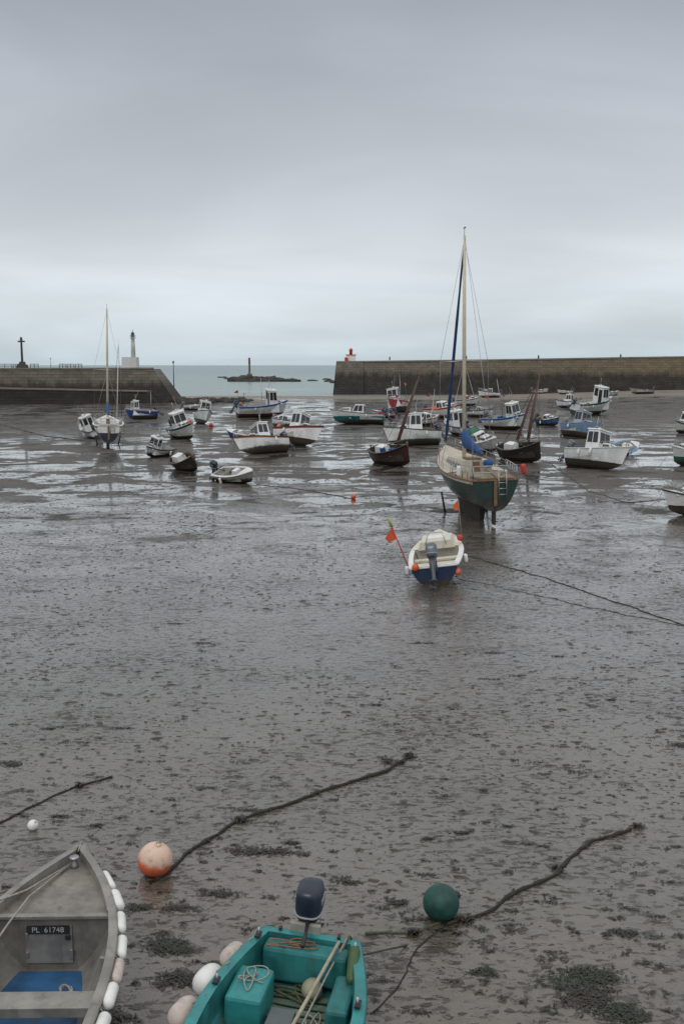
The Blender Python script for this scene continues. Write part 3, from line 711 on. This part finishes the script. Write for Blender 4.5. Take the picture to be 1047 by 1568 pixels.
# ------------------------------------------------------------------ seaweed
WB=mat('brown_wrack',(.034,.024,.013),.35,0,.5,20,.2); WG=mat('green_weed',(.020,.032,.010),.4,0,.5,20,.2); WD=mat('dark_wrack',(.015,.012,.009),.3,0,.4,20,.2)
sw=Mb()
def clump(c,sx,sy,n,m,h=.018):
    n=int(n*1.7)
    lob=[(R.gauss(0,sx*.35),R.gauss(0,sy*.35),R.uniform(.15,.4)) for _ in range(max(1,min(9,n//25)))]
    for k in range(n):
        lx,ly,q=R.choice(lob)
        x=c.x+lx+R.gauss(0,sx*q); y=c.y+ly+R.gauss(0,sy*q*.8); a=R.gauss(0,.8)+(pi if R.random()<.5 else 0); l=R.uniform(.02,.075); w=R.uniform(.004,.011)
        d=Vector((math.cos(a),math.sin(a),0)); s_=Vector((-d.y,d.x,0))*w; z=R.uniform(.003,h)
        p=Vector((x,y,z)); q2=p+d*l*.5+Vector((0,0,R.uniform(0,h*.5))); r=p+d*l+s_*R.uniform(-1.5,1.5); r.z=.004
        sw.add([p-s_*.5,p+s_*.5,q2+s_,q2-s_,r+s_*.3,r-s_*.3],[(0,3,2,1),(3,5,4,2)],R.choice([m,m,WD]),True)
spec=[(405,1305,.42,.15,300,WB),(205,1390,.15,.09,90,WG),(265,1450,.28,.2,330,WG),(900,1500,.45,.25,420,WG),(890,1530,.3,.15,220,WB),(955,1430,.22,.08,90,WG),
(270,1390,.3,.07,90,WB),(340,1370,.25,.08,90,WB),(385,1240,.5,.07,70,WB),(710,1275,.15,.05,60,WG),(655,1285,.1,.04,40,WG),(960,1550,.4,.18,240,WG),(600,1385,.2,.08,90,WG),(270,1500,.3,.15,180,WD),
(100,1250,.2,.05,50,WG),(150,1265,.12,.05,50,WG),(570,1080,.22,.04,50,WD),(640,985,.4,.04,50,WB),(310,985,.4,.06,70,WD),(265,955,.8,.05,70,WD),(15,1170,.25,.12,130,WD),(75,1115,.2,.08,60,WD),(940,1072,.2,.04,40,WD),
(760,1000,.3,.05,50,WD),(590,938,.5,.05,40,WD),(850,1005,.3,.04,40,WD),(965,968,.3,.04,40,WD),(185,1115,.3,.06,50,WD),(160,1560,.4,.2,120,WD),(740,1490,.2,.08,70,WG),(540,1350,.2,.07,60,WG),(450,1290,.16,.06,50,WD),(20,1390,.3,.1,60,WG),
(410,932,.2,.05,30,WD),(205,870,.5,.05,40,WD),(60,905,.7,.1,80,WD),(1040,1140,.3,.1,90,WD),(740,1040,.3,.04,40,WD)]
for u,v,sx,sy,n,m in spec: clump(survey(u,v),sx,sy,n,m)
for i in range(420):
    v=R.uniform(840,1560); u=R.uniform(-40,1090); s_=abs(R.gauss(0,1))*.06+.02; clump(survey(u,v),s_*1.6,s_*.7,int(3+s_*100),R.choice([WB,WD,WG]),.014)
for ch in CHAINS:
    for p in ch:
        if R.random()<.6: clump(p,.035,.035,R.randint(1,4),R.choice([WD,WD,WB]),.03)
for u,v,q in((600,1168,1),(628,1160,1),(372,1258,.8),(120,1204,.6),(970,1266,.6),(700,1410,1),(640,1430,.6),(850,1332,.4)): clump(survey(u,v),.15*q,.1*q,int(70*q),R.choice([WD,WB]),.05)
sw.build('seaweed')
ml=Mb(); LM=mat('dark_silt',(.045,.037,.028),.32,0,.4,12,.2)
cnt=0
while cnt<6500:
    y=7.5+ (R.random()**1.3)*52; x=R.uniform(-.42,.42)*(y+3)
    if noise.noise(Vector((x*.22,y*.16,3)))+.45*noise.noise(Vector((x*.9,y*.7,7)))+R.uniform(-.3,.3)<-.02: continue
    cnt+=1
    s_=abs(R.gauss(0,1))*.013+.006+ .0005*y
    n=7; h=s_*R.uniform(.2,.45); st=R.uniform(1,2.8); a0=R.uniform(-.5,.5)
    vs=[]
    for rr_,zz_ in((1,-.004),(.55,h*.8)):
        for j in range(n):
            a=2*pi*j/n; q=rr_*s_*R.uniform(.65,1.3); px_=q*math.cos(a)*st; py_=q*math.sin(a)
            vs.append((x+px_*math.cos(a0)-py_*math.sin(a0),y+px_*math.sin(a0)+py_*math.cos(a0),zz_))
    vs.append((x,y,h))
    ml.add(vs,[(j,(j+1)%n,n+(j+1)%n,n+j) for j in range(n)]+[(n+j,n+(j+1)%n,2*n) for j in range(n)],LM,True)
ml.build('mud_lumps')

# ------------------------------------------------------------------ mud flat
def axis(segs):
    out=[]
    for a,b,n in segs: out+= [a+(b-a)*i/n for i in range(n)]
    out.append(segs[-1][1]); return out
xs=axis([(-20000,-400,4),(-400,-120,10),(-120,140,60),(140,400,8),(400,20000,4)])
ys=axis([(-300,0,4),(0,100,30),(100,240,50),(240,1200,6),(1200,30000,3)])
g=Mb()
vs=[(x,y,gz(x,y)) for y in ys for x in xs]; nx=len(xs)
m,nt,b=newmat('wet_mud')
tc=nd(nt,'ShaderNodeTexCoord').outputs['Object']
sp=nd(nt,'ShaderNodeSeparateXYZ'); nt.links.new(tc,sp.inputs[0]); Y=sp.outputs[1]; X=sp.outputs[0]
big=noi(nt,mapping(nt,tc,(.06,.11,1)),1,3,.6,.4)
med=noi(nt,mapping(nt,tc,(.35,.5,1)),1,5,.65,.3)
sml=noi(nt,mapping(nt,tc,(2.6,4.2,1),rot=(0,0,.1)),1,5,.66,.5)
fine=noi(nt,tc,11,3,.6)
spot=noi(nt,mapping(nt,tc,(2.8,5.4,1),loc=(4,2,0),rot=(0,0,-.12)),1,5,.65,.4)
spot2=noi(nt,mapping(nt,tc,(6.5,12,1),loc=(1,7,0),rot=(0,0,.15)),1,3,.6,.4)
far=mrange(nt,mth(nt,'ADD',Y,mth(nt,'MULTIPLY_ADD',big,30,-15)),36,50)
pud=noi(nt,mapping(nt,tc,(.24,.36,1),loc=(1,5,0),rot=(0,0,-.08)),1,6,.66,.8)
pudm=mrange(nt,pud,.50,.525)
weedbig=mrange(nt,noi(nt,mapping(nt,tc,(.3,.42,1),loc=(9,2,0)),1,6,.72,.5),.53,.60)
weedbig=mth(nt,'MULTIPLY',weedbig,mrange(nt,Y,22,40,.08,1))
spotth=mth(nt,'MULTIPLY_ADD',med,-.26,.735)
spotm=mrange(nt,spot,mth(nt,'SUBTRACT',spotth,.02),mth(nt,'ADD',spotth,.06))
spot2m=mth(nt,'MULTIPLY',mrange(nt,spot2,mth(nt,'SUBTRACT',spotth,.07),mth(nt,'ADD',spotth,.04)),.7)
spa=mth(nt,'MAXIMUM',spotm,spot2m)
col=mixc(nt,mrange(nt,med,.3,.7),(.130,.108,.085),(.090,.073,.056))
col=mixc(nt,mrange(nt,fine,.35,.7,0,.4),col,(.062,.050,.037))
col=mixc(nt,mrange(nt,big,.45,.62,0,.35),col,(.080,.078,.050))
col=mixc(nt,mth(nt,'MULTIPLY',spa,.85),col,(.03,.025,.017))
col=mixc(nt,mth(nt,'MULTIPLY',far,.75),col,(.05,.040,.030))
col=mixc(nt,mth(nt,'MULTIPLY',weedbig,.85),col,mixc(nt,mrange(nt,fine,.4,.6),(.016,.020,.009),(.034,.030,.015)))
sand=mrange(nt,mth(nt,'ADD',Y,mth(nt,'MULTIPLY_ADD',big,60,-30)),158,185)
col=mixc(nt,sand,col,mixc(nt,med,(.15,.125,.095),(.27,.22,.165)))
nt.links.new(col,b.inputs['Base Color'])
notdry=mth(nt,'SUBTRACT',1,mth(nt,'MAXIMUM',mth(nt,'MAXIMUM',weedbig,sand),spa))
ro=mth(nt,'MULTIPLY_ADD',sml,.14,.07)
ro=mth(nt,'ADD',ro,mth(nt,'MULTIPLY',far,.38))
ro=mth(nt,'MAXIMUM',ro,mth(nt,'MULTIPLY',weedbig,.6))
ro=mth(nt,'MAXIMUM',ro,mth(nt,'MULTIPLY',spa,.42))
flat=mth(nt,'MULTIPLY',pudm,mrange(nt,Y,20,42,.4,1))
inv=mth(nt,'SUBTRACT',1,flat)
ro=mth(nt,'ADD',mth(nt,'MULTIPLY',ro,inv),.02)
ro=mth(nt,'MAXIMUM',ro,mth(nt,'MULTIPLY',sand,.4))
nt.links.new(ro,b.inputs['Roughness'])
h=mth(nt,'ADD',mth(nt,'MULTIPLY',sml,.9),mth(nt,'MULTIPLY',fine,.13))
h=mth(nt,'ADD',h,mth(nt,'MULTIPLY',spa,.35))
h=mth(nt,'ADD',h,mth(nt,'MULTIPLY',mth(nt,'MULTIPLY',far,med),4.5))
h=mth(nt,'ADD',h,mth(nt,'MULTIPLY',weedbig,.6))
h=mth(nt,'MULTIPLY',h,mth(nt,'MAXIMUM',inv,.05))
bumpn(nt,h,1.0,.05,b)
b.inputs['IOR'].default_value=1.45
cw=mth(nt,'MULTIPLY',notdry,mth(nt,'MAXIMUM',mrange(nt,far,0,1,1.0,.05),flat))
nt.links.new(cw,b.inputs['Coat Weight']); b.inputs['Coat IOR'].default_value=1.45; b.inputs['Coat Roughness'].default_value=.04
bumpn(nt,mth(nt,'ADD',mth(nt,'MULTIPLY',sml,mth(nt,'MAXIMUM',inv,.1)),mth(nt,'MULTIPLY',spa,.4)),1.0,.011,b,'Coat Normal')
g.add(vs,[(j*nx+i,j*nx+i+1,(j+1)*nx+i+1,(j+1)*nx+i) for j in range(len(ys)-1) for i in range(nx-1)],m,True)
g.build('mud_flat')

# ------------------------------------------------------------------ sea
m,nt,b=newmat('sea_water'); tc=nd(nt,'ShaderNodeTexCoord').outputs['Object']
b.inputs['IOR'].default_value=1.33
sp=nd(nt,'ShaderNodeSeparateXYZ'); nt.links.new(tc,sp.inputs[0])
w1=noi(nt,mapping(nt,tc,(.05,.16,1)),1,6,.6,.3)
foam=mth(nt,'MULTIPLY',mrange(nt,noi(nt,mapping(nt,tc,(.03,.3,1)),1,5,.6),.6,.68),mrange(nt,sp.outputs[1],225,330,1,0))
c=mixc(nt,mrange(nt,sp.outputs[1],210,900),(.17,.25,.235),(.11,.20,.215))
c=mixc(nt,mth(nt,'MULTIPLY',foam,.7),c,(.6,.62,.6))
nt.links.new(c,b.inputs['Base Color']); b.inputs['Roughness'].default_value=.25
bumpn(nt,w1,1.0,.8,b)
g=Mb(); g.add([(-20000,192,-.12),(20000,192,-.12),(20000,30000,-.12),(-20000,30000,-.12)],[(0,1,2,3)],m); g.build('sea')

# ------------------------------------------------------------------ harbour walls
def wallmat(name,zdark,zw,top,low,lich=0):
    m,nt,b=newmat(name); tc=nd(nt,'ShaderNodeTexCoord').outputs['Object']
    sp=nd(nt,'ShaderNodeSeparateXYZ'); nt.links.new(tc,sp.inputs[0])
    cb=nd(nt,'ShaderNodeCombineXYZ'); nt.links.new(sp.outputs[0],cb.inputs[0]); nt.links.new(sp.outputs[2],cb.inputs[1])
    br=nd(nt,'ShaderNodeTexBrick'); nt.links.new(cb.outputs[0],br.inputs['Vector'])
    br.inputs['Scale'].default_value=1; br.inputs['Brick Width'].default_value=1.3; br.inputs['Row Height'].default_value=.5; br.inputs['Mortar Size'].default_value=.03
    br.inputs['Color1'].default_value=(.85,.85,.85,1); br.inputs['Color2'].default_value=(1.15,1.12,1.08,1); br.inputs['Mortar'].default_value=(.6,.6,.6,1)
    n1=noi(nt,tc,.6,6,.65); st=noi(nt,mapping(nt,tc,(.9,.9,.07)),1,6,.7)
    z=mth(nt,'ADD',sp.outputs[2],mth(nt,'MULTIPLY_ADD',st,3.0,-1.5))
    hi=mixc(nt,mrange(nt,n1,.3,.7),top,tuple(x*1.5 for x in top))
    if lich: hi=mixc(nt,mrange(nt,mth(nt,'MULTIPLY_ADD',sp.outputs[0],.006,n1),.55,.95,0,.7),hi,(.19,.15,.08))
    lo=mixc(nt,mrange(nt,n1,.35,.7),low,tuple(x*1.7 for x in low))
    c=mixc(nt,mrange(nt,z,zdark-zw,zdark+zw),lo,hi)
    c=mixc(nt,1.0,c,br.outputs['Color'],'MULTIPLY')
    c=mixc(nt,mrange(nt,st,.55,.8,0,.6),c,tuple(x*.6 for x in low))
    nt.links.new(c,b.inputs['Base Color']); b.inputs['Roughness'].default_value=.85
    bumpn(nt,mth(nt,'ADD',n1,mth(nt,'MULTIPLY',br.outputs['Fac'],-.4)),.7,.2,b)
    return m
wr=wallmat('breakwater_stone',4.3,.9,(.14,.122,.10),(.036,.031,.026),1)
cop=mat('coping_stone',(.2,.18,.15),.85,0,.25,1,.4)
e=empty('breakwater')
w=Mb()
path=[(-1.2,211,6.55),(4.4,211,6.6),(30,209,6.9),(60,207,7.4),(90,205,7.8),(160,200,8.4)]
vs=[]
for i,(x,y,t) in enumerate(path):
    bx=-.9 if i==0 else 0
    vs+=[(x+bx,y-.9,-2),(x,y,t),(x,y+9,t),(x+bx,y+9.9,-2)]
n=4
w.add(vs,[(i*n+j,(i+1)*n+j,(i+1)*n+j+1,i*n+j+1) for i in range(len(path)-1) for j in range(3)]+[(0,1,2,3)],wr)
w.prism([(-1.9,209.6,-2),(4.6,209.6,-2),(4.6,221,-2),(-1.9,221,-2)],[(-1.05,210.6,6.62),(4.4,210.6,6.62),(4.4,220,6.62),(-1.05,220,6.62)],wr)
w.build('wall',e)
c=Mb()
for i in range(len(path)-1):
    x,y,t=path[i]; X,Yy,T=path[i+1]
    c.prism([(x,y-.15,t+.003),(X,Yy-.15,T+.003),(X,Yy+.8,T+.003),(x,y+.8,t+.003)],[(x,y-.1,t+.28),(X,Yy-.1,T+.28),(X,Yy+.75,T+.28),(x,y+.75,t+.28)],cop)
for xx in(12,20.5,37,45,53,66,74):
    yy=211-(xx-4)/30*.9
    if xx==37: c.box((xx,yy-.75,3.2),(.5,1.2,6.8),mat('pilaster',(.06,.05,.04),.9,0,.3,1,.4))
    else:
        for d_ in(-.25,.25): c.tube([(xx+d_,yy-1.0,.3),(xx+d_,yy-.25,6.9)],.06,BLACK,5)
for xx in(10,26,41,58): c.box((xx,211.6-(xx-4)/30*.9,7.3+xx*.01),(.3,.3,.7),BLACK,top=.7)
c.build('coping_and_ladders',e)
e=empty('harbour_beacon'); b_=Mb()
b_.box((1.9,215,7.35),(2.1,2.1,1.5),WHITE,top=.94); b_.box((1.9,215,8.16),(2.3,2.3,.12),RED); b_.box((.9,213.5,7.1),(.7,.5,1.0),RED)
b_.lathe([(.35,8.2),(.3,8.9),(.42,8.95),(.4,9.2),(.2,9.5),(.03,9.6)],RED,(1.9,215,0),10)
b_.build('beacon_house',e)

wl_=wallmat('pier_stone',3.2,.8,(.12,.105,.085),(.028,.025,.021),0)
e=empty('pier'); w=Mb()
x0=-95
def yy(x): return 158+(x+54)*.22
w.prism([(x0,yy(x0)-1.2,-2),(-25.6,yy(-26)-1.6,-2),(-25.6,yy(-26)+8,-2),(x0,yy(x0)+8,-2)],[(x0,yy(x0),5.25),(-30.6,yy(-30.6),5.35),(-30.6,yy(-30.6)+6.5,5.35),(x0,yy(x0)+6.5,5.25)],wl_)
w.build('wall',e)
w=Mb()
w.prism([(x0,yy(x0)-4,-2),(-28,yy(-28)-4,-2),(-28,yy(-28)-.3,-2),(x0,yy(x0)-.3,-2)],[(x0,yy(x0)-3.4,3.4),(-31,yy(-31)-3.3,1.75),(-31,yy(-31)+.1,1.75),(x0,yy(x0)+.1,3.4)],wallmat('ramp_stone',2.6,.5,(.14,.12,.09),(.022,.02,.017),0))
w.prism([(x0,yy(x0)-3.5,3.405),(-31,yy(-31)-3.4,1.755),(-31,yy(-31)-.0,1.755),(x0,yy(x0)-.0,3.405)],[(x0,yy(x0)-3.5,3.62),(-31,yy(-31)-3.4,1.95),(-31,yy(-31)-.0,1.95),(x0,yy(x0)-.0,3.62)],cop)
w.prism([(x0,yy(x0)-.12,5.255),(-30.6,yy(-30.6)-.12,5.355),(-30.6,yy(-30.6)+.7,5.355),(x0,yy(x0)+.7,5.255)],[(x0,yy(x0)-.1,5.5),(-30.6,yy(-30.6)-.1,5.6),(-30.6,yy(-30.6)+.7,5.6),(x0,yy(x0)+.7,5.5)],cop)
w.build('ramp_and_coping',e)
ROCK=mat('dark_rock',(.05,.045,.038),.85,0,.4,1.5,.3,bump=.5)
rk=Mb()
for i in range(60):
    t=R.random(); x=-26+t*11; y=156+R.uniform(-3,6)+t*12; s_=R.uniform(.3,1.3)*(1-.6*t)
    rk.ell((x,y,s_*.15),(s_*1.3,s_,s_*.7),ROCK,8,6,lump=.6)
rk.build('rocks')
rk=Mb()
for i in range(90):
    x=survey(405,583).x+R.gauss(0,1)*5.5; y=380+R.uniform(-6,6); s_=R.uniform(.8,2.2)
    if abs(x+29.5)>12.5: continue
    rk.ell((x,y,-.2),(s_*2.2,s_*1.3,s_*R.uniform(.5,1.0)),ROCK,9,6,lump=.7)
for u,v in((505,584),(515,586),(500,581),(340,578),(350,580),(478,583)):
    P=survey(u,v); rk.ell((P.x,P.y,-.1),(2.2,1.5,.6),ROCK,8,6,lump=.6)
rk.build('offshore_rocks')
e=empty('channel_beacon'); w=Mb()
bx=(383.5-523.5)/FP*376
w.lathe([(1.1,.5),(1.0,2.6),(.95,2.7),(.42,2.8),(.36,6.4),(.36,6.6)],mat('beacon_stone',(.13,.09,.075),.8,0,.3,1,.4),(bx,376,0),12)
w.lathe([(.38,6.4),(.34,8.3),(.5,8.35),(.05,8.9)],RED,(bx,376,0),12); w.build('tower',e)

def pier_x(u,y): return (u-523.5)/FP*y
lx=pier_x(206,168); ly=167.5
e=empty('lighthouse'); w=Mb()
LW=mat('lighthouse_white',(.62,.62,.60),.6,0,.08,1,.4); LG=mat('lighthouse_green',(.04,.20,.15),.5)
w.box((lx-.15,ly,6.2),(2.5,2.4,2.2),LW,top=.95)
w.lathe([(.40,7.2),(.33,9.5),(.28,10.3),(.46,10.4),(.46,10.5)],LW,(lx+.35,ly,0),14)
w.build('tower',e)
w=Mb(); w.lathe([(.28,10.51),(.26,10.65),(.26,11.1),(.34,11.15),(.16,11.4),(.04,11.5),(.03,11.9)],LG,(lx+.35,ly,0),12)
for k in range(8):
    a=k*pi/4; w.tube([(lx+.35+.43*math.cos(a),ly+.43*math.sin(a),10.5),(lx+.35+.43*math.cos(a),ly+.43*math.sin(a),10.9)],.025,LG,5)
w.tube([(lx+.35+.43*math.cos(k*pi/6),ly+.43*math.sin(k*pi/6),10.9) for k in range(13)],.025,LG,5)
w.build('lantern',e)
e=empty('stone_cross'); w=Mb(); GS=mat('granite',(.07,.06,.05),.85,0,.25,3,.4)
cx=pier_x(43,163); cy=162
w.box((cx,cy,5.75),(1.6,1.6,.7),GS,top=.8); w.box((cx,cy,6.3),(.9,.9,.5),GS,top=.8)
w.box((cx,cy,8.4),(.3,.3,4.0),GS,top=.8); w.box((cx,cy,9.75),(1.1,.22,.24),GS); w.box((cx,cy,10.2),(.4,.24,.5),GS,top=.6)
w.build('cross',e)
e=empty('pier_railing'); w=Mb()
for u0,u1 in((2,24),(26,34),(52,64),(96,106),(108,118),(120,130)):
    a=pier_x(u0,162); b2=pier_x(u1,162); z=5.5
    for zz in(z+.35,z+.65): w.tube([(a,162,zz),(b2,162,zz)],.06,GREYW,5)
    k=a
    while k<=b2+.01: w.tube([(k,162,z-.2),(k,162,z+.68)],.07,GREYW,5); k+=max((b2-a)/2,.3)
w.build('rails',e)
e=empty('lamp_post'); w=Mb(); px_=pier_x(83,162); w.tube([(px_,162,5.3),(px_,162,7.0)],.05,STEEL,6); w.ell((px_,162,7.1),(.15,.15,.15),WHITE,8,6); w.build('post',e)
e=empty('navigation_pole'); w=Mb(); P=survey(267,612); w.tube([(P.x,P.y,-.1),(P.x,P.y,6.6)],[.1,.06],BLACK,8); w.box((P.x,P.y,6.5),(.25,.25,.4),mat('pole_mark',(.02,.1,.06),.6)); w.build('pole',e)

# ------------------------------------------------------------------ sky, sun, camera
W=D.worlds.new('World'); scene.world=W; W.use_nodes=True; nt=W.node_tree; bg=nt.nodes['Background']
sky=nd(nt,'ShaderNodeTexSky',sky_type='NISHITA'); sky.sun_disc=False; sky.sun_elevation=math.radians(48); sky.sun_rotation=math.radians(200)
tc=nd(nt,'ShaderNodeTexCoord').outputs['Generated']
sp=nd(nt,'ShaderNodeSeparateXYZ'); nt.links.new(tc,sp.inputs[0]); Z=sp.outputs[2]
den=mth(nt,'ADD',mth(nt,'MAXIMUM',Z,0),.20)
cv=nd(nt,'ShaderNodeCombineXYZ'); nt.links.new(mth(nt,'DIVIDE',sp.outputs[0],den),cv.inputs[0]); nt.links.new(mth(nt,'DIVIDE',sp.outputs[1],den),cv.inputs[1])
cl=noi(nt,mapping(nt,cv.outputs[0],(.7,1.0,1),loc=(3.3,1.2,0),rot=(0,0,.3)),1,6,.52,.6)
cl2=noi(nt,mapping(nt,cv.outputs[0],(.9,.6,1),loc=(7.4,4,0),rot=(0,0,-.2)),1,3,.45,.2)
ramp=nd(nt,'ShaderNodeValToRGB'); nt.links.new(Z,ramp.inputs[0])
el=ramp.color_ramp.elements; 
stops=[(0,(.57,.67,.73)),(.05,(.67,.74,.785)),(.105,(.69,.74,.78)),(.2,(.56,.595,.645)),(.32,(.42,.45,.505)),(.45,(.74,.76,.79)),(1,(1.0,1.0,1.0))]
el[0].position=0; el[0].color=(*stops[0][1],1); el[1].position=1; el[1].color=(*stops[-1][1],1)
for p,c in stops[1:-1]:
    x=el.new(p); x.color=(*c,1)
mul=mth(nt,'MULTIPLY',mrange(nt,cl,.3,.7,.91,1.08),mrange(nt,cl2,.3,.7,.92,1.06))
mul=mth(nt,'MULTIPLY',mul,10)
vm=nd(nt,'ShaderNodeVectorMath',operation='SCALE'); nt.links.new(ramp.outputs[0],vm.inputs[0]); nt.links.new(mul,vm.inputs['Scale'])
nt.links.new(mixc(nt,.05,vm.outputs[0],sky.outputs[0]),bg.inputs[0]); bg.inputs[1].default_value=.1
L=D.lights.new('sun','SUN'); L.energy=.7; L.angle=math.radians(25); L.color=(1,.97,.92)
so=D.objects.new('sun',L); COL.objects.link(so)
az=math.radians(200); elv=math.radians(48)
dirv=Vector((math.sin(az)*math.cos(elv),math.cos(az)*math.cos(elv),math.sin(elv)))
so.rotation_euler=dirv.to_track_quat('Z','Y').to_euler(); so.location=(0,0,60)
cam=D.cameras.new('camera'); co=D.objects.new('camera',cam); COL.objects.link(co)
cam.sensor_fit='VERTICAL'; cam.sensor_height=36; cam.lens=FP/1568*36; cam.clip_start=.1; cam.clip_end=60000
co.location=(0,0,CH); co.rotation_euler=(pi/2-PITCH,0,0); scene.camera=co
scene.view_settings.view_transform='Standard'; scene.view_settings.look='None'; scene.view_settings.exposure=0
